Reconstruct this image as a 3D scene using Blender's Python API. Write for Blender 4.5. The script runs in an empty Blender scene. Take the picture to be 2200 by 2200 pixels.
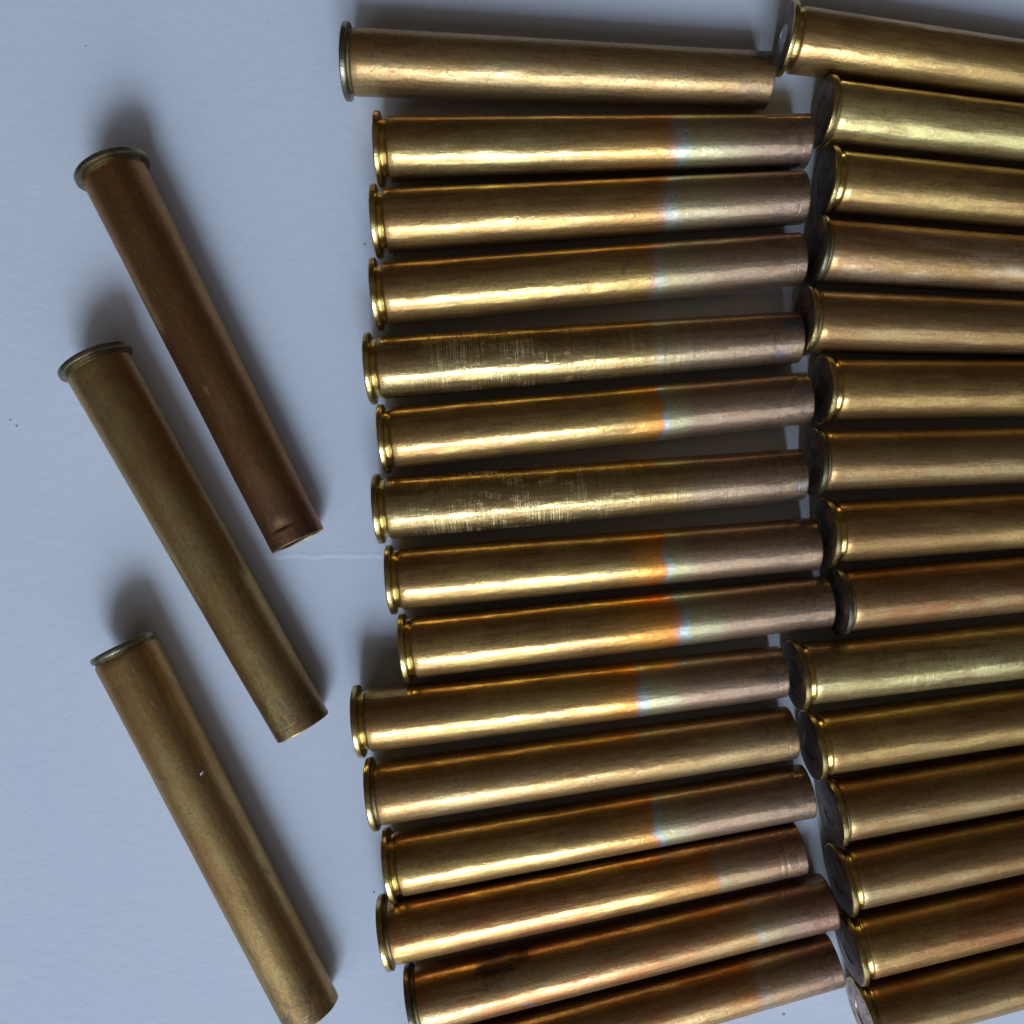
import bpy, math, random
from mathutils import Matrix, Vector, noise as mnoise

S = bpy.context.scene
COL = S.collection
U = 9.0e-5                     # metres per drawing unit (82 mm casings are ~915 units long)
DIST = 1850.0                  # camera distance to the casing axes, in drawing units
AX = 76.0                      # usual axis height of a casing head

# ------------------------------------------------------------------ camera
cam = bpy.data.cameras.new('camera')
cam.sensor_fit = 'HORIZONTAL'
cam.sensor_width = 36.0
cam.lens = 36.0 * DIST / 2200.0
cam.clip_start = 0.005
cam.clip_end = 20.0
co = bpy.data.objects.new('camera', cam)
COL.objects.link(co)
CAMZ = (DIST + AX) * U
co.location = (0, 0, CAMZ)
S.camera = co
cam.dof.use_dof = True
cam.dof.focus_distance = CAMZ - 112 * U
cam.dof.aperture_fstop = 12.0

# ------------------------------------------------------------------ light: a dim room, one window and added bounce fills
w = bpy.data.worlds.new('World')
S.world = w
w.use_nodes = True
bg = w.node_tree.nodes['Background']
bg.inputs['Color'].default_value = (1.0, 0.80, 0.66, 1)
bg.inputs['Strength'].default_value = 0.032


def area(name, loc, target, sx, sy, energy, color):
    l = bpy.data.lights.new(name, 'AREA')
    l.shape = 'RECTANGLE'
    l.size, l.size_y = sx, sy
    l.energy = energy
    l.color = color
    o = bpy.data.objects.new(name, l)
    COL.objects.link(o)
    o.location = loc
    d = Vector(target) - Vector(loc)
    o.rotation_euler = d.to_track_quat('-Z', 'Y').to_euler()
    return o


WY = -2.00
area('window_light', (0.13, WY, 1.70), (0.13, 0.0, 1.69), 0.98, 0.87, 49.0, (0.685, 0.875, 1.20))
area('lower_window_light', (0.13, WY, 0.86), (0.13, 0.0, 0.85), 0.98, 0.80, 9.0, (0.72, 0.86, 1.10))
area('wall_bounce_fill', (0.20, -2.40, 1.95), (0.20, 0.0, 1.94), 5.6, 2.9, 56.0, (0.73, 0.865, 1.11))  # broad lamp added as wall bounce, softens shadows around the casings
area('ceiling_bounce_fill', (0.30, 0.40, 2.20), (0.30, 0.40, 0.0), 3.2, 3.2, 1.0, (1.0, 0.86, 0.74))  # no ceiling lamp: weak overhead fill added to lift shadows and casing tops

S.view_settings.view_transform = 'Standard'
S.view_settings.look = 'None'
S.view_settings.exposure = 0.0
S.view_settings.gamma = 1.0

# ------------------------------------------------------------------ node helper


class NT:
    def __init__(self, name):
        self.m = bpy.data.materials.new(name)
        self.m.use_nodes = True
        self.t = self.m.node_tree
        self.t.nodes.clear()
        self.out = self.t.nodes.new('ShaderNodeOutputMaterial')

    def n(self, typ, **kw):
        nd = self.t.nodes.new(typ)
        for k, v in kw.items():
            setattr(nd, k, v)
        return nd

    def put(self, sock, v):
        if isinstance(v, bpy.types.NodeSocket):
            self.t.links.new(v, sock)
        elif isinstance(v, (tuple, list)):
            sock.default_value = tuple(v) + ((1,) if len(v) == 3 and sock.type == 'RGBA' else ())
        else:
            sock.default_value = v

    def math(self, op, a, b=0.0, c=None, clamp=False):
        nd = self.n('ShaderNodeMath', operation=op)
        nd.use_clamp = clamp
        self.put(nd.inputs[0], a)
        self.put(nd.inputs[1], b)
        if c is not None:
            self.put(nd.inputs[2], c)
        return nd.outputs[0]

    def smooth(self, v, lo, hi, a=0.0, b=1.0):
        nd = self.n('ShaderNodeMapRange', interpolation_type='SMOOTHSTEP')
        for i, x in enumerate((v, lo, hi, a, b)):
            self.put(nd.inputs[i], x)
        return nd.outputs[0]

    def mix(self, f, a, b, blend='MIX'):
        nd = self.n('ShaderNodeMix', data_type='RGBA', blend_type=blend)
        self.put(nd.inputs[0], f)
        self.put(nd.inputs[6], a)
        self.put(nd.inputs[7], b)
        return nd.outputs[2]

    def vec(self, x, y, z):
        nd = self.n('ShaderNodeCombineXYZ')
        for i, v in enumerate((x, y, z)):
            self.put(nd.inputs[i], v)
        return nd.outputs[0]

    def vmul(self, v, s):
        nd = self.n('ShaderNodeVectorMath', operation='MULTIPLY')
        self.put(nd.inputs[0], v)
        nd.inputs[1].default_value = s if isinstance(s, tuple) else (s, s, s)
        return nd.outputs[0]

    def noise(self, v, scale=1.0, detail=2.0, rough=0.5, dist=0.0):
        nd = self.n('ShaderNodeTexNoise')
        self.put(nd.inputs['Vector'], v)
        nd.inputs['Scale'].default_value = scale
        nd.inputs['Detail'].default_value = detail
        nd.inputs['Roughness'].default_value = rough
        nd.inputs['Distortion'].default_value = dist
        return nd.outputs['Fac']

    def voro(self, v, scale=1.0, rand=1.0):
        nd = self.n('ShaderNodeTexVoronoi')
        self.put(nd.inputs['Vector'], v)
        nd.inputs['Scale'].default_value = scale
        nd.inputs['Randomness'].default_value = rand
        return nd

    def bump(self, h, dist, strength=1.0, normal=None):
        nd = self.n('ShaderNodeBump')
        nd.inputs['Strength'].default_value = strength
        nd.inputs['Distance'].default_value = dist
        self.put(nd.inputs['Height'], h)
        if normal is not None:
            self.put(nd.inputs['Normal'], normal)
        return nd.outputs[0]

    def metal(self, col, r_sharp, r_soft, share, normal):
        """worn metal: a polished lobe and a tarnished, rougher one"""
        a = self.n('ShaderNodeBsdfPrincipled')
        b = self.n('ShaderNodeBsdfPrincipled')
        for nd, r in ((a, r_sharp), (b, r_soft)):
            self.put(nd.inputs['Base Color'], col)
            nd.inputs['Metallic'].default_value = 1.0
            self.put(nd.inputs['Roughness'], r)
            if normal is not None:
                self.put(nd.inputs['Normal'], normal)
        mx = self.n('ShaderNodeMixShader')
        self.put(mx.inputs[0], share)
        self.t.links.new(a.outputs[0], mx.inputs[1])
        self.t.links.new(b.outputs[0], mx.inputs[2])
        self.t.links.new(mx.outputs[0], self.out.inputs[0])


FRESH = (0.58, 0.378, 0.122)
GREEN = (0.51, 0.382, 0.142)
BROWN = (0.40, 0.225, 0.078)
RED = (0.42, 0.175, 0.062)
PINK = (0.46, 0.298, 0.196)
DULL = (0.48, 0.330, 0.142)


def body_material(seed, L, base=FRESH, tarn=BROWN, amt=0.45, ann=None, orange=0.0, band=0.0, pink=1.0, neck=PINK,
                  rs=0.15, rr=0.54, share=0.52, lathe=0.0, pits=0.5, stains=(), streak=0.5):
    N = NT('casing_brass')
    tc = N.n('ShaderNodeTexCoord')
    sp = N.n('ShaderNodeSeparateXYZ')
    N.t.links.new(tc.outputs['Object'], sp.inputs[0])
    x = N.math('MULTIPLY', sp.outputs[0], 1.0 / U)
    th = N.math('ARCTAN2', sp.outputs[1], sp.outputs[2])
    arc = N.math('MULTIPLY', th, 63.0)
    P = N.vec(x, arc, seed * 517.3)
    big = N.noise(N.vmul(P, (0.0045, 0.012, 1)), 1.0, 3.0, 0.6)
    mid = N.noise(N.vmul(P, (0.02, 0.035, 1)), 1.0, 4.0, 0.65)
    fine = N.noise(N.vmul(P, (0.16, 0.22, 1)), 1.0, 3.0, 0.6)
    lines = N.noise(N.vmul(P, (0.006, 0.11, 1)), 1.0, 3.0, 0.6)
    f = N.math('ADD', N.math('MULTIPLY', big, 0.55), N.math('MULTIPLY', mid, 0.25))
    f = N.math('ADD', f, N.math('MULTIPLY', lines, 0.25))
    f = N.smooth(f, 0.42, 0.62, max(0.0, amt - 0.48), min(1.0, amt + 0.48))
    col = N.mix(f, base, tarn)
    # reddish patina that starts behind the head
    blot = N.noise(N.vmul(P, (0.009, 0.02, 1)), 1.0, 5.0, 0.7, 0.6)
    col = N.mix(N.smooth(blot, 0.52, 0.68, 0.0, 0.5), col, (0.42, 0.235, 0.09))
    col = N.mix(N.smooth(blot, 0.42, 0.32, 0.0, 0.4), col, (0.40, 0.315, 0.15))
    strk = N.noise(N.vmul(P, (0.0045, 0.042, 1)), 1.0, 4.0, 0.7, 0.3)
    col = N.mix(N.smooth(strk, 0.50, 0.68, 0.0, 1.1 * streak), col, (0.27, 0.135, 0.055))
    smg = N.noise(N.vmul(P, (0.022, 0.030, 1)), 1.0, 5.0, 0.75, 1.2)
    col = N.mix(N.smooth(smg, 0.57, 0.70, 0.0, 0.6), col, (0.20, 0.125, 0.075))
    mo = N.math('MULTIPLY', N.smooth(x, L - 170, L - 10), N.smooth(smg, 0.44, 0.60))
    scf = N.noise(N.vmul(P, (0.03, 0.16, 1)), 1.0, 4.0, 0.75, 0.8)
    col = N.mix(N.smooth(scf, 0.62, 0.70, 0.0, 0.5), col, (0.80, 0.60, 0.30))
    hd = N.smooth(x, 20.0, 300.0, 0.45 * amt + 0.12, 0.0)
    col = N.mix(N.math('MULTIPLY', hd, N.smooth(mid, 0.35, 0.7)), col, RED)
    if ann is not None:
        wd = 0.5 + 0.9 * random.Random(seed * 7 + 1).random()
        wob = N.math('MULTIPLY', N.math('SUBTRACT', N.noise(N.vmul(P, (0.004, 0.018, 1)), 1.0, 3.0, 0.6), 0.5), 0.055)
        t = N.math('SUBTRACT', N.math('ADD', N.math('DIVIDE', x, L), wob), ann)
        t = N.math('DIVIDE', t, wd)
        if orange > 0.0:
            o1 = N.math('MULTIPLY', N.smooth(t, -0.24, -0.02), N.smooth(t, -0.004, 0.010, 1.0, 0.0))
            col = N.mix(N.math('MULTIPLY', o1, 0.68 * orange), col, (0.86, 0.38, 0.05))
            o2 = N.math('MULTIPLY', N.smooth(t, -0.10, -0.012), N.smooth(t, -0.004, 0.008, 1.0, 0.0))
            col = N.mix(N.math('MULTIPLY', o2, 0.48 * orange), col, (0.80, 0.24, 0.05))
        gr = N.math('MULTIPLY', N.smooth(t, -0.004, 0.016), N.smooth(t, 0.05, 0.17, 1.0, 0.0))
        pk = N.smooth(t, 0.0, 0.11, 0.0, 0.92 * pink)
        col = N.mix(N.math('MULTIPLY', pk, N.smooth(mid, 0.1, 0.75, 1.0, 0.72)), col, neck)
        col = N.mix(N.math('MULTIPLY', gr, 0.75 * min(1, band + 0.05)), col, (0.56, 0.52, 0.27))
        if band > 0:
            vi = N.math('MULTIPLY', N.smooth(t, -0.014, 0.0), N.smooth(t, 0.004, 0.014, 1.0, 0.0))
            col = N.mix(N.math('MULTIPLY', vi, 0.45 * band), col, (0.64, 0.31, 0.38))
            bl = N.math('MULTIPLY', N.smooth(t, 0.0, 0.012), N.smooth(t, 0.016, 0.040, 1.0, 0.0))
            col = N.mix(N.math('MULTIPLY', bl, 0.70 * band), col, (0.42, 0.52, 0.50))
    if lathe > 0:
        ln = N.noise(N.vmul(P, (0.55, 0.006, 1)), 1.0, 2.0, 0.7)
        ax = N.noise(N.vmul(P, (0.05, 0.5, 1)), 1.0, 2.0, 0.7)
        patch = N.math('MULTIPLY', N.smooth(N.noise(N.vmul(P, (0.012, 0.022, 1)), 1.0, 4.0, 0.7), 0.45, 0.62),
                       N.smooth(x, L * 0.60, L * 0.66, 1.0, 0.0))
        patch = N.math('MULTIPLY', patch, N.smooth(N.math('ABSOLUTE', N.math('SUBTRACT', x, L * 0.33)), 40, 260, 1.0, 0.25))
        sc = N.math('MULTIPLY', N.math('MAXIMUM', N.smooth(ln, 0.50, 0.55), N.math('MULTIPLY', N.smooth(ax, 0.58, 0.64), 0.6)), patch)
        sc = N.math('MULTIPLY', sc, lathe)
        col = N.mix(N.math('MULTIPLY', sc, 0.85), col, (0.98, 0.78, 0.36))
        col = N.mix(N.math('MULTIPLY', N.smooth(ln, 0.47, 0.38), 0.6 * lathe), col, (0.24, 0.18, 0.075))
    col = N.mix(N.math('MULTIPLY', mo, 0.6), col, (0.17, 0.12, 0.10))
    # small dark pits and short bright nicks
    vo = N.voro(N.vmul(P, (0.045, 0.06, 1)), 1.0)
    hit = N.math('GREATER_THAN', N.noise(N.vmul(P, (0.011, 0.016, 1)), 1.0, 2.0, 0.5), 0.50 - 0.06 * pits)
    pit = N.math('MULTIPLY', N.smooth(vo.outputs['Distance'], 0.07, 0.15, 1.0, 0.0), hit)
    col = N.mix(N.math('MULTIPLY', pit, 0.75 * min(1, pits)), col, (0.085, 0.055, 0.035))
    nv = N.voro(N.vmul(P, (0.016, 0.085, 1)), 1.0)
    nick = N.math('MULTIPLY', N.smooth(nv.outputs['Distance'], 0.02, 0.07, 1.0, 0.0), N.math('GREATER_THAN', mid, 0.55))
    col = N.mix(N.math('MULTIPLY', nick, 0.4), col, (0.88, 0.72, 0.46))
    stn = None
    for (sx, sth, sr, sc_, k) in stains:
        dx = N.math('SUBTRACT', x, sx)
        dy = N.math('SUBTRACT', arc, math.radians(sth) * 63.0)
        d = N.math('SQRT', N.math('ADD', N.math('MULTIPLY', dx, dx), N.math('MULTIPLY', dy, dy)))
        d = N.math('ADD', d, N.math('MULTIPLY', N.math('SUBTRACT', mid, 0.5), sr * 2.6))
        s_ = N.smooth(d, sr * 0.45, sr, k, 0.0)
        col = N.mix(s_, col, sc_)
        stn = s_ if stn is None else N.math('MAXIMUM', stn, s_)
    g = N.math('ADD', N.math('MULTIPLY', fine, 0.90), 0.55)
    col = N.mix(1.0, col, N.vec(g, g, g), 'MULTIPLY')
    # relief
    wav = N.noise(N.vmul(P, (0.010, 0.028, 1)), 1.0, 2.0, 0.5)
    h = N.math('ADD', N.math('MULTIPLY', wav, 0.9), N.math('MULTIPLY', lines, 0.20))
    h = N.math('ADD', h, N.math('MULTIPLY', N.noise(N.vmul(P, (0.07, 0.12, 1)), 1.0, 3.0, 0.6), 0.20))
    h = N.math('ADD', h, N.math('MULTIPLY', fine, 0.09))
    h = N.math('SUBTRACT', h, N.math('MULTIPLY', pit, 0.10))
    if lathe > 0:
        h = N.math('ADD', h, N.math('MULTIPLY', ln, 0.11 * lathe))
        h = N.math('ADD', h, N.math('MULTIPLY', sc, 0.22))
    lip = N.math('MULTIPLY', N.smooth(x, L - 26, L - 22), N.smooth(x, L - 22, L - 19, 1.0, 0.0))
    lip = N.math('MULTIPLY', lip, N.smooth(lines, 0.42, 0.5))
    h = N.math('SUBTRACT', h, N.math('MULTIPLY', lip, 0.10))
    nrm = N.bump(h, 1.6 * U, 1.0)
    r1 = N.math('ADD', N.math('MULTIPLY', mid, 0.20), rs - 0.09)
    r1 = N.math('ADD', r1, N.smooth(smg, 0.55, 0.72, 0.0, 0.16))
    r2 = N.math('ADD', N.math('MULTIPLY', big, 0.14), rr - 0.07)
    if stn is not None:
        r1 = N.math('ADD', r1, N.math('MULTIPLY', stn, 0.2))
    if lathe > 0:
        r2 = N.math('ADD', r2, N.math('MULTIPLY', sc, 0.12))
        share = N.math('ADD', N.math('MULTIPLY', sc, 1.0 - share), share, clamp=True)
    N.metal(col, r1, r2, share, nrm)
    return N.m


def plain_metal(name, col, tarn, r1, r2, share, seed, b=1.0):
    N = NT(name)
    tc = N.n('ShaderNodeTexCoord')
    P = N.vmul(tc.outputs['Object'], 1.0 / U)
    P2 = N.n('ShaderNodeVectorMath', operation='ADD')
    N.put(P2.inputs[0], P)
    P2.inputs[1].default_value = (seed * 91.0, seed * 37.0, 0)
    a = N.noise(P2.outputs[0], 0.035, 4.0, 0.65)
    f = N.noise(P2.outputs[0], 0.25, 2.0, 0.6)
    c = N.mix(N.smooth(a, 0.38, 0.62), col, tarn)
    g = N.math('ADD', N.math('MULTIPLY', f, 0.4), 0.8)
    c = N.mix(1.0, c, N.vec(g, g, g), 'MULTIPLY')
    nrm = N.bump(N.math('ADD', a, N.math('MULTIPLY', f, 0.3)), 1.2 * U * b, 1.0)
    N.metal(c, N.math('ADD', N.math('MULTIPLY', a, 0.15), r1), r2, share, nrm)
    return N.m


GROOVE = plain_metal('polished_groove', (0.80, 0.57, 0.15), (0.62, 0.40, 0.10), 0.06, 0.28, 0.35, 1, 0.5)
RIMS = [plain_metal('rim_brass', (0.72, 0.54, 0.20), (0.46, 0.32, 0.12), 0.10, 0.36, 0.5, i) for i in range(3)]
RIMD = plain_metal('rim_tarnished', (0.30, 0.25, 0.15), (0.20, 0.17, 0.105), 0.18, 0.42, 0.6, 9)
FACE = [plain_metal('head_face', (0.27, 0.19, 0.145), (0.16, 0.11, 0.085), 0.28, 0.6, 0.7, 20 + i) for i in range(2)]
FACE.append(plain_metal('head_face_lit', (0.62, 0.50, 0.43), (0.40, 0.31, 0.26), 0.35, 0.6, 0.7, 24))  # corner casing's head, the light falling on it put into a paler colour
VERD = plain_metal('verdigris_collar', (0.30, 0.25, 0.13), (0.18, 0.14, 0.07), 0.36, 0.6, 0.8, 5)
PRIMERS = [plain_metal('primer_tarnished', (0.27, 0.19, 0.145), (0.16, 0.11, 0.085), 0.3, 0.6, 0.7, 31),
           plain_metal('primer_lit', (0.58, 0.44, 0.36), (0.42, 0.30, 0.24), 0.3, 0.6, 0.7, 34),  # same light painted into the primer of that head
           plain_metal('primer_bright', (0.80, 0.79, 0.78), (0.68, 0.66, 0.65), 0.35, 0.65, 0.8, 32)]
STAMP = plain_metal('stamped_mark', (0.16, 0.13, 0.12), (0.12, 0.09, 0.08), 0.3, 0.5, 0.7, 40)
LIP = plain_metal('mouth_lip', (0.74, 0.54, 0.26), (0.46, 0.31, 0.15), 0.2, 0.45, 0.5, 36)
BORE = plain_metal('bore_brass', (0.20, 0.13, 0.07), (0.10, 0.06, 0.04), 0.3, 0.5, 0.8, 33)

# ------------------------------------------------------------------ mesh helpers


def lathe(name, pts, seg, mats, parent, midx=None, warp=None):
    """surface of revolution round local x; pts = [(x, r)] in drawing units"""
    vs, fs, mi = [], [], []
    for i, (x, r) in enumerate(pts):
        for k in range(seg):
            a = 2 * math.pi * k / seg
            rr = r + (warp(x, a) if warp else 0.0)
            vs.append((x * U, rr * math.sin(a) * U, rr * math.cos(a) * U))
    for i in range(len(pts) - 1):
        for k in range(seg):
            k2 = (k + 1) % seg
            fs.append((i * seg + k, i * seg + k2, (i + 1) * seg + k2, (i + 1) * seg + k))
            mi.append(midx[i] if midx else 0)
    me = bpy.data.meshes.new(name)
    me.from_pydata(vs, [], fs)
    for m in mats:
        me.materials.append(m)
    me.polygons.foreach_set('material_index', mi)
    me.shade_smooth()
    me.set_sharp_from_angle(angle=math.radians(32))
    me.update()
    o = bpy.data.objects.new(name, me)
    COL.objects.link(o)
    if parent:
        o.parent = parent
    return o


def world(px, py, z):
    k = (CAMZ / U - z) / DIST
    return Vector(((px - 1100.0) * k * U, (1100.0 - py) * k * U, z * U))


def casing(label, group, head, mouth, seed, groove=True, rim=77.0, rb=66.5, rm=56.5, rimless=False, dark_rim=False,
           dents=(), stamps=False, primer=0, **mat):
    hz = rim
    A = world(head[0], head[1], hz)
    B = world(mouth[0], mouth[1], rm)
    L = (B - A).length / U
    root = bpy.data.objects.new('brass_casing', None)
    root.empty_display_size = 0.005
    COL.objects.link(root)
    d = (B - A).normalized()
    zz = Vector((0, 0, 1))
    yy = zz.cross(d).normalized()
    zz = d.cross(yy)
    R = Matrix((d, yy, zz)).transposed().to_4x4()
    root.matrix_world = Matrix.Translation(A) @ R
    root['label'] = label
    root['category'] = 'cartridge case'
    root['group'] = group
    rnd = random.Random(seed)
    off = Vector((rnd.random() * 50, rnd.random() * 50, rnd.random() * 50))

    dings = [(rnd.uniform(60, 860), rnd.uniform(-1.1, 1.1), rnd.uniform(7, 22), rnd.uniform(0.07, 0.2), rnd.uniform(0.25, 0.9))
             for _ in range(7)]

    def warp(x, a):
        q = Vector((x * 0.006, math.sin(a) * 1.1, math.cos(a) * 1.1)) + off
        v = 0.55 * mnoise.noise(q)
        e = max(0.0, (x - L * 0.8) / (L * 0.2))
        v += 0.9 * e * e * math.cos(2 * (a - off.x))
        for (dx, da, wx, wa, dep) in dings:
            u = (x - dx) / wx
            if abs(u) < 3:
                t = ((a - da + math.pi) % (2 * math.pi) - math.pi) / wa
                v -= dep * math.exp(-u * u - t * t)
        for (dx, da, wx, wa, dep) in dents:
            wl, wr = wx if isinstance(wx, tuple) else (wx, wx)
            u = (x - dx) / (wl if x < dx else wr)
            t = ((a - math.radians(da) + math.pi) % (2 * math.pi) - math.pi) / math.radians(wa)
            v -= dep * math.exp(-u * u) * math.exp(-t * t)
        return v

    bm_ = body_material(seed, L, **mat)
    x0 = 28.0 if groove else 21.0
    pts = [(x0 - 2.0, rb - 3.0), (x0, rb - 1.0), (x0 + 3, rb)]
    n = 84
    for i in range(1, n + 1):
        t = i / n
        x = x0 + 3 + (L - 2.0 - x0 - 3) * (1 - (1 - t) ** 1.35)
        s = (x - x0) / (L - x0)
        pts.append((x, rb + (rm - rb) * (1 - (1 - s) ** 1.05)))
    if dents:
        for k in range(-8, 9):
            x = dents[0][0] + k * 2.2
            if x < L - 4:
                s = (x - x0) / (L - x0)
                pts.append((x, rb + (rm - rb) * (1 - (1 - s) ** 1.05)))
        pts.sort()
    k0 = len(pts)
    pts += [(L - 0.6, rm - 0.5), (L, rm - 1.6), (L - 0.3, rm - 4.2), (L - 3, rm - 5.0), (L * 0.6, rm - 6), (L * 0.25, rm - 7),
            (70, 30), (66, 2)]
    mi = [0] * k0 + [2] * 3 + [1] * (len(pts) - k0 - 4)
    body = lathe('body', pts, 96, [bm_, BORE, LIP], root, mi, warp)
    # rim, collar and primer pocket
    rimm = RIMD if dark_rim else RIMS[seed % 3]
    fm = FACE[2 if primer == 1 else seed % 2]
    rp = [(0.0, 31.0), (0.0, rim * 0.55), (0.0, rim - 3.5), (1.0, rim - 1.2), (2.8, rim), (10.2, rim), (12.2, rim - 1.0), (13.2, rim - 3.0), (13.6, rb - 6.0)]
    lathe('rim', rp, 96, [rimm, fm], root, [1, 1, 0, 0, 0, 0, 0, 0])
    if groove:
        gp = [(13.7, rb - 5.0), (14.5, rb - 4.4), (23.0, rb - 4.2), (25.0, rb - 3.4), (x0 - 2.1, rb - 3.0)]
        lathe('extractor_groove', gp, 96, [GROOVE], root)
    else:
        gp = [(13.7, rb - 3.2), (16.0, rb - 3.5), (x0 - 2.1, rb - 3.2)]
        lathe('collar', gp, 96, [VERD], root)
    g_ = 6.0 if primer else 2.6
    pp = [(0.4, 30.8), (g_ - 1, 30.0), (g_, 29.0), (g_ * 0.55, 28.0), (g_ * 0.42, 25.5), (g_ * 0.36, 9.0), (g_ * 0.45, 7.0), (g_ * 0.75, 4.0), (g_ * 0.85, 0.2)]
    lathe('primer', pp, 48, [PRIMERS[primer]], root)
    if stamps:
        vs, fs = [], []
        for k in range(15):
            a = math.radians(14 + k * 24 + rnd.uniform(-3, 3))
            if k in (4, 9, 14):
                continue
            for s in range(2):
                rr0 = 46 + rnd.uniform(0, 4)
                hgt = rnd.uniform(7, 12)
                wd = rnd.uniform(1.0, 1.6)
                a2 = a + (s - 0.5) * 0.11 + rnd.uniform(-.02, .02)
                sl = rnd.uniform(-4, 4)
                c, si = math.cos(a2), math.sin(a2)
                b0 = len(vs)
                for xx in (-0.25, 0.3):
                    for (r_, t_) in ((rr0, -wd), (rr0, wd), (rr0 + hgt, wd + sl), (rr0 + hgt, -wd + sl)):
                        vs.append((xx * U, (r_ * si + t_ * c) * U, (r_ * c - t_ * si) * U))
                fs += [(b0, b0 + 1, b0 + 2, b0 + 3), (b0, b0 + 4, b0 + 5, b0 + 1), (b0 + 1, b0 + 5, b0 + 6, b0 + 2),
                       (b0 + 2, b0 + 6, b0 + 7, b0 + 3), (b0 + 3, b0 + 7, b0 + 4, b0)]
        me = bpy.data.meshes.new('head_marks')
        me.from_pydata(vs, [], fs)
        me.materials.append(STAMP)
        o = bpy.data.objects.new('head_marks', me)
        COL.objects.link(o)
        o.parent = root
    return root


# ------------------------------------------------------------------ paper the casings lie on
def paper():
    N = NT('white_paper')
    tc = N.n('ShaderNodeTexCoord')
    P = N.vmul(tc.outputs['Object'], 1.0 / U)
    sp = N.n('ShaderNodeSeparateXYZ')
    N.put(sp.inputs[0], P)
    grain = N.noise(P, 0.16, 4.0, 0.65)
    pulp = N.noise(P, 0.035, 3.0, 0.6)
    cloud = N.noise(P, 0.0045, 3.0, 0.55)
    col = N.mix(N.smooth(cloud, 0.3, 0.7), (0.735, 0.75, 0.775), (0.75, 0.755, 0.765))
    g = N.math('ADD', N.math('MULTIPLY', grain, 0.10), 0.95)
    col = N.mix(1.0, col, N.vec(g, g, g), 'MULTIPLY')
    vo = N.voro(P, 0.013)
    rare = N.math('GREATER_THAN', N.noise(P, 0.006, 2.0, 0.5), 0.46)
    sz = N.math('MULTIPLY', N.noise(P, 0.02, 1.0, 0.5), 0.085)
    dot = N.math('MULTIPLY', N.math('LESS_THAN', vo.outputs['Distance'], sz), rare)
    dot = N.math('MULTIPLY', dot, N.math('GREATER_THAN', N.noise(P, 0.011, 0.0, 0.5), 0.50))
    col = N.mix(N.math('MULTIPLY', dot, 0.72), col, (0.10, 0.10, 0.12))
    fb = N.noise(N.vmul(P, (0.012, 0.09, 1)), 1.0, 4.0, 0.7, 1.5)
    col = N.mix(N.smooth(fb, 0.62, 0.72, 0.0, 0.10), col, (0.50, 0.50, 0.54))
    # one horizontal fold line, left of the middle row, and a fainter upright one under the row
    cw = N.math('MULTIPLY', N.math('SUBTRACT', N.noise(P, 0.022, 3.0, 0.6), 0.5), 16.0)
    cy = N.math('ADD', N.math('ADD', sp.outputs[1], 96.0), cw)
    cx = N.math('MULTIPLY', N.smooth(sp.outputs[0], -640.0, -500.0), N.smooth(sp.outputs[0], -300.0, -190.0, 1.0, 0.0))
    ridge = N.math('MULTIPLY', N.smooth(N.math('ABSOLUTE', cy), 0.0, 9.0, 1.0, 0.0), cx)
    step = N.math('MULTIPLY', N.smooth(cy, -12.0, 12.0), cx)
    vx = N.math('SUBTRACT', sp.outputs[0], 587.0)
    ridge2 = N.smooth(N.math('ABSOLUTE', vx), 0.0, 8.0, 1.0, 0.0)
    h = N.math('ADD', N.math('MULTIPLY', grain, 0.35), N.math('MULTIPLY', pulp, 0.9))
    h = N.math('ADD', h, N.math('MULTIPLY', ridge, 0.55))
    h = N.math('ADD', h, N.math('MULTIPLY', step, 0.7))
    h = N.math('ADD', h, N.math('MULTIPLY', ridge2, 0.8))
    nrm = N.bump(h, 1.0 * U, 1.0)
    b = N.n('ShaderNodeBsdfPrincipled')
    N.put(b.inputs['Base Color'], col)
    b.inputs['Roughness'].default_value = 0.85
    b.inputs['Specular IOR Level'].default_value = 0.2
    N.put(b.inputs['Normal'], nrm)
    N.t.links.new(b.outputs[0], N.out.inputs[0])
    me = bpy.data.meshes.new('paper_sheet')
    hs, n = 0.42, 40
    vs = [(-hs + 2 * hs * i / n, -hs + 2 * hs * j / n, 0.0) for j in range(n + 1) for i in range(n + 1)]
    fs = [(j * (n + 1) + i, j * (n + 1) + i + 1, (j + 1) * (n + 1) + i + 1, (j + 1) * (n + 1) + i) for j in range(n) for i in range(n)]
    me.from_pydata(vs, [], fs)
    me.materials.append(N.m)
    o = bpy.data.objects.new('paper_sheet', me)
    COL.objects.link(o)
    o['kind'] = 'structure'
    o['label'] = 'white paper sheet the brass casings lie on, with a faint fold'


paper()

# ------------------------------------------------------------------ the casings
GM = 'casings lying side by side in the middle row'
GR = 'casings in the right row, heads towards the middle row'
GL = 'three casings lying askew on the left'
SOOT = (0.07, 0.05, 0.04)
GREYS = (0.23, 0.22, 0.24)

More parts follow.
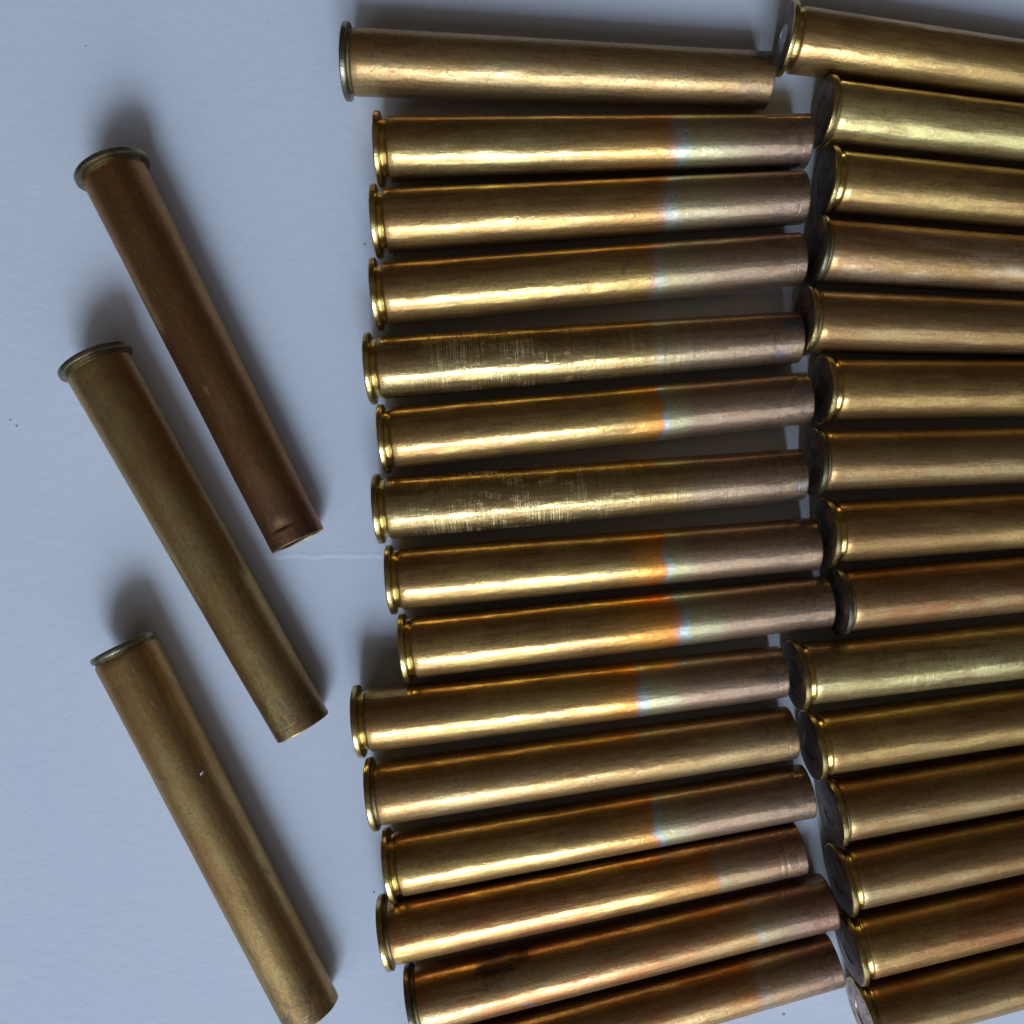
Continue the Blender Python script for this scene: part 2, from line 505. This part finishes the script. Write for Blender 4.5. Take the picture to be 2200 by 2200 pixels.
MID = [
    dict(label='topmost casing of the middle row, dull brown, sloping down to the right', head=(741, 133), mouth=(1650, 174), groove=False, dark_rim=True,
         base=DULL, tarn=BROWN, amt=0.45, rs=0.26, rr=0.56, share=0.62, pits=0.5, stains=((905, 40, 45, SOOT, 0.75), (880, -10, 30, BROWN, 0.6))),
    dict(label='level bright brass casing just below the topmost dull one, pinkish towards its mouth', head=(809, 322), mouth=(1730, 305),
         base=GREEN, amt=0.40, ann=0.678, orange=0.30, band=0.6, rs=0.16),
    dict(label='third casing down the middle row, brown head half, mouth end below the top gap', head=(803, 477), mouth=(1722, 425),
         amt=0.55, ann=0.665, orange=0.12, band=0.55, rs=0.22),
    dict(label='golden brass casing directly above the finely scratched one near the upper gap', head=(803, 634), mouth=(1716, 557),
         base=FRESH, amt=0.35, ann=0.638, orange=0.08, band=0.5, rs=0.15),
    dict(label='olive brass casing with fine upright scratches and grey stained mouth, upper of two scratched', head=(790, 793), mouth=(1710, 725),
         base=GREEN, amt=0.25, ann=0.66, band=0.25, rs=0.12, share=0.5, lathe=0.8, stains=((905, 20, 26, GREYS, 0.6), (880, -45, 22, GREYS, 0.6))),
    dict(label='orange tinted brass casing lying between the two scratched casings', head=(819, 944), mouth=(1730, 856), rim=74.5,
         amt=0.45, ann=0.645, orange=0.75, band=0.85, rs=0.13, stains=((900, 10, 18, GREYS, 0.5),)),
    dict(label='brass casing with a patch of crossed bright scratches, lower of two scratched', head=(808, 1094), mouth=(1718, 1019), rim=75.5,
         base=GREEN, amt=0.35, ann=0.68, band=0.0, rs=0.11, share=0.5, lathe=1.0, stains=((905, -30, 16, GREYS, 0.5),)),
    dict(label='red-orange tinted casing directly below the casing with crossed scratches', head=(835, 1246), mouth=(1748, 1168), rim=74.5,
         amt=0.5, ann=0.637, orange=1.0, band=0.7, rs=0.14),
    dict(label='rightmost shifted casing of the middle row, red band before a blue line', head=(864, 1393), mouth=(1774, 1292), rim=74.5,
         amt=0.48, ann=0.637, orange=0.9, band=0.9, rs=0.14),
    dict(label='casing whose head sticks out furthest left below the shadow notch in the row', head=(766, 1550), mouth=(1677, 1443),
         amt=0.5, ann=0.65, orange=0.55, band=0.9, rs=0.15),
    dict(label='plain dull brown casing without a coloured band, between two banded ones', head=(795, 1706), mouth=(1698, 1573), groove=False,
         base=DULL, tarn=BROWN, amt=0.6, rs=0.24, rr=0.56, share=0.62),
    dict(label='casing with pale blue-green band, fourth from the bottom of the middle row', head=(833, 1859), mouth=(1733, 1699),
         amt=0.52, ann=0.626, orange=0.35, band=0.8, rs=0.13),
    dict(label='reddish brown casing whose ringed mouth stops short above a paper gap', head=(824, 2004), mouth=(1715, 1819), groove=False,
         base=(0.66, 0.42, 0.13), tarn=RED, amt=0.55, dents=((870, 0, 3.2, 2000, 0.55), (856, 0, 3.0, 2000, 0.4)), ann=0.785, orange=0.2, band=0.2, rs=0.18, pink=0.9, neck=(0.42, 0.235, 0.155)),
    dict(label='soot-spotted brown casing second from the bottom of the middle row', head=(884, 2152), mouth=(1780, 1935), groove=False, dark_rim=True,
         base=DULL, tarn=RED, amt=0.6, ann=0.80, orange=0.12, band=0.25, rs=0.22, pink=0.9, neck=(0.41, 0.235, 0.165),
         stains=((190, 54, 44, SOOT, 0.85), (255, 66, 32, SOOT, 0.8), (250, -38, 16, (0.16, 0.15, 0.16), 0.8))),
    dict(label='lowest casing of the middle row, its left end cut by the bottom edge', head=(905, 2302), mouth=(1790, 2060), groove=False,
         base=DULL, tarn=RED, amt=0.65, ann=0.795, orange=0.12, band=0.25, rs=0.22, pink=0.9, neck=(0.42, 0.235, 0.155)),
]
RIGHT = [
    (1681, 83, 8.0, 'golden casing at the top right corner showing an shiny grey primer', dict(base=FRESH, amt=0.35, rs=0.17, primer=2)),
    (1764, 242, 6.5, 'pale greenish brass casing second from the top of the right row', dict(base=(0.78, 0.63, 0.24), tarn=GREEN, amt=0.3, rs=0.13, groove=False)),
    (1768, 392, 5.2, 'golden brown casing with a bright groove, third down the right row', dict(amt=0.45, rs=0.18)),
    (1747, 539, 4.0, 'dull pinkish casing with greenish collar, fourth down the right row', dict(base=(0.66, 0.46, 0.26), tarn=BROWN, amt=0.5, rs=0.27, share=0.7, groove=False, dark_rim=True)),
    (1724, 690, 2.0, 'brown casing with its head touching the grey stained mouth, fifth down the right row', dict(base=DULL, tarn=BROWN, amt=0.5, rs=0.2, groove=False, stamps=True)),
    (1761, 838, -0.4, 'gold casing beside the mouth of the orange tinted casing, right row', dict(amt=0.42, rs=0.2)),
    (1742, 992, -1.8, 'tan casing with dark worn rim beside the lower scratched casing', dict(base=DULL, tarn=BROWN, amt=0.35, rs=0.23, groove=False, dark_rim=True)),
    (1768, 1145, -3.6, 'brass casing with a double bright rim, eighth down the right row', dict(amt=0.48, rs=0.22)),
    (1793, 1292, -5.5, 'reddish brown casing set furthest right in the middle of the right row', dict(base=DULL, tarn=RED, amt=0.55, rs=0.24, groove=False, dark_rim=True)),
    (1704, 1450, -6.3, 'greenish finely scratched casing at the step in the right row', dict(base=(0.68, 0.56, 0.23), tarn=GREEN, amt=0.4, rs=0.13, lathe=0.22)),
    (1738, 1601, -8.2, 'golden brown casing directly below the greenish one at the step', dict(amt=0.5, rs=0.19)),
    (1781, 1743, -9.8, 'dull brown casing, fourth from the bottom of the right row', dict(base=DULL, tarn=BROWN, amt=0.55, rs=0.25, groove=False)),
    (1800, 1890, -11.8, 'brass casing with dark head, third from the bottom of the right row', dict(base=DULL, tarn=BROWN, amt=0.5, rs=0.22)),
    (1822, 2038, -13.3, 'orange brown casing, second from the bottom of the right row', dict(base=FRESH, tarn=RED, amt=0.55, rs=0.2)),
    (1851, 2182, -14.6, 'casing at the bottom right corner showing its round primer', dict(base=DULL, tarn=BROWN, amt=0.45, rs=0.2, groove=False, stamps=True, primer=1)),
]
LEFT = [
    dict(label='dark brown casing with a dented mouth, uppermost of three on the left', head=(239, 360), mouth=(641, 1163), groove=False, dark_rim=True,
         rim=80, rb=68, rm=61, base=(0.42, 0.22, 0.075), tarn=(0.33, 0.15, 0.055), amt=0.5, ann=0.80, pink=0.8, neck=(0.36, 0.16, 0.085), streak=0.2, rs=0.28, rr=0.50, share=0.7,
         dents=((858, -2, (15.0, 2.6), 19, 3.0),)),
    dict(label='olive brown casing lying between the other two slanted casings on the left', head=(203, 772), mouth=(652, 1563), groove=False, dark_rim=True,
         rim=80, rb=69, rm=62, base=(0.49, 0.335, 0.125), tarn=(0.40, 0.235, 0.080), amt=0.5, streak=0.12, rs=0.27, rr=0.52, share=0.72),
    dict(label='light brown casing with a white flake on it, lowest of three on the left', head=(262, 1386), mouth=(671, 2176), groove=False, dark_rim=True,
         rim=69.5, rb=68, rm=63, base=(0.55, 0.365, 0.14), tarn=(0.46, 0.255, 0.085), amt=0.5, streak=0.12, rs=0.27, rr=0.52, share=0.72),
]




sd = 1
roots = []
for c in MID:
    roots.append(casing(group=GM, seed=sd, **c))
    sd += 1
for (hx, hy, sl, lab, kw) in RIGHT:
    a = math.radians(sl)
    roots.append(casing(lab, GR, (hx, hy), (hx + 912 * math.cos(a), hy + 912 * math.sin(a)), sd, rim=kw.pop('rim', 74.5), rb=65.5, **kw))
    sd += 1
for c in LEFT:
    roots.append(casing(group=GL, seed=sd, **c))
    sd += 1


# ------------------------------------------------------------------ white flake on the lowest left casing
def flake():
    N = NT('flake_white')
    tc = N.n('ShaderNodeTexCoord')
    f = N.noise(tc.outputs['Object'], 6000.0, 2.0, 0.5)
    b = N.n('ShaderNodeBsdfPrincipled')
    N.put(b.inputs['Base Color'], N.mix(f, (0.80, 0.80, 0.74), (0.55, 0.53, 0.46)))
    b.inputs['Roughness'].default_value = 0.6
    N.t.links.new(b.outputs[0], N.out.inputs[0])
    rnd = random.Random(4)
    n = 9
    top, bot = [], []
    for k in range(n):
        a = 2 * math.pi * k / n
        r = 1 + rnd.uniform(-0.2, 0.2)
        x, y = 6.0 * r * math.cos(a), 3.4 * r * math.sin(a)
        bot.append((x * U, y * U, 0))
        top.append((x * 0.75 * U, y * 0.7 * U, (1.6 + rnd.uniform(-.4, .4)) * U))
    vs = bot + top + [(0, 0, 2.1 * U)]
    fs = [(k, (k + 1) % n, n + (k + 1) % n, n + k) for k in range(n)] + [(n + k, n + (k + 1) % n, 2 * n) for k in range(n)]
    me = bpy.data.meshes.new('white_flake')
    me.from_pydata(vs, [], fs)
    me.materials.append(N.m)
    o = bpy.data.objects.new('white_flake', me)
    COL.objects.link(o)
    o['label'] = 'tiny white flake stuck on the lowest slanted casing at the left'
    o['category'] = 'flake'
    root = roots[-1]
    R = root.matrix_world
    xl, th, r = 318.0, math.radians(46), 66.6
    p = R @ Vector((xl * U, r * math.sin(th) * U, r * math.cos(th) * U))
    nrm = (R.to_3x3() @ Vector((0, math.sin(th), math.cos(th)))).normalized()
    t = Vector((0.55, 0.83, 0))
    t = (t - nrm * t.dot(nrm)).normalized()
    o.matrix_world = Matrix.Translation(p) @ Matrix((t, nrm.cross(t), nrm)).transposed().to_4x4()


flake()
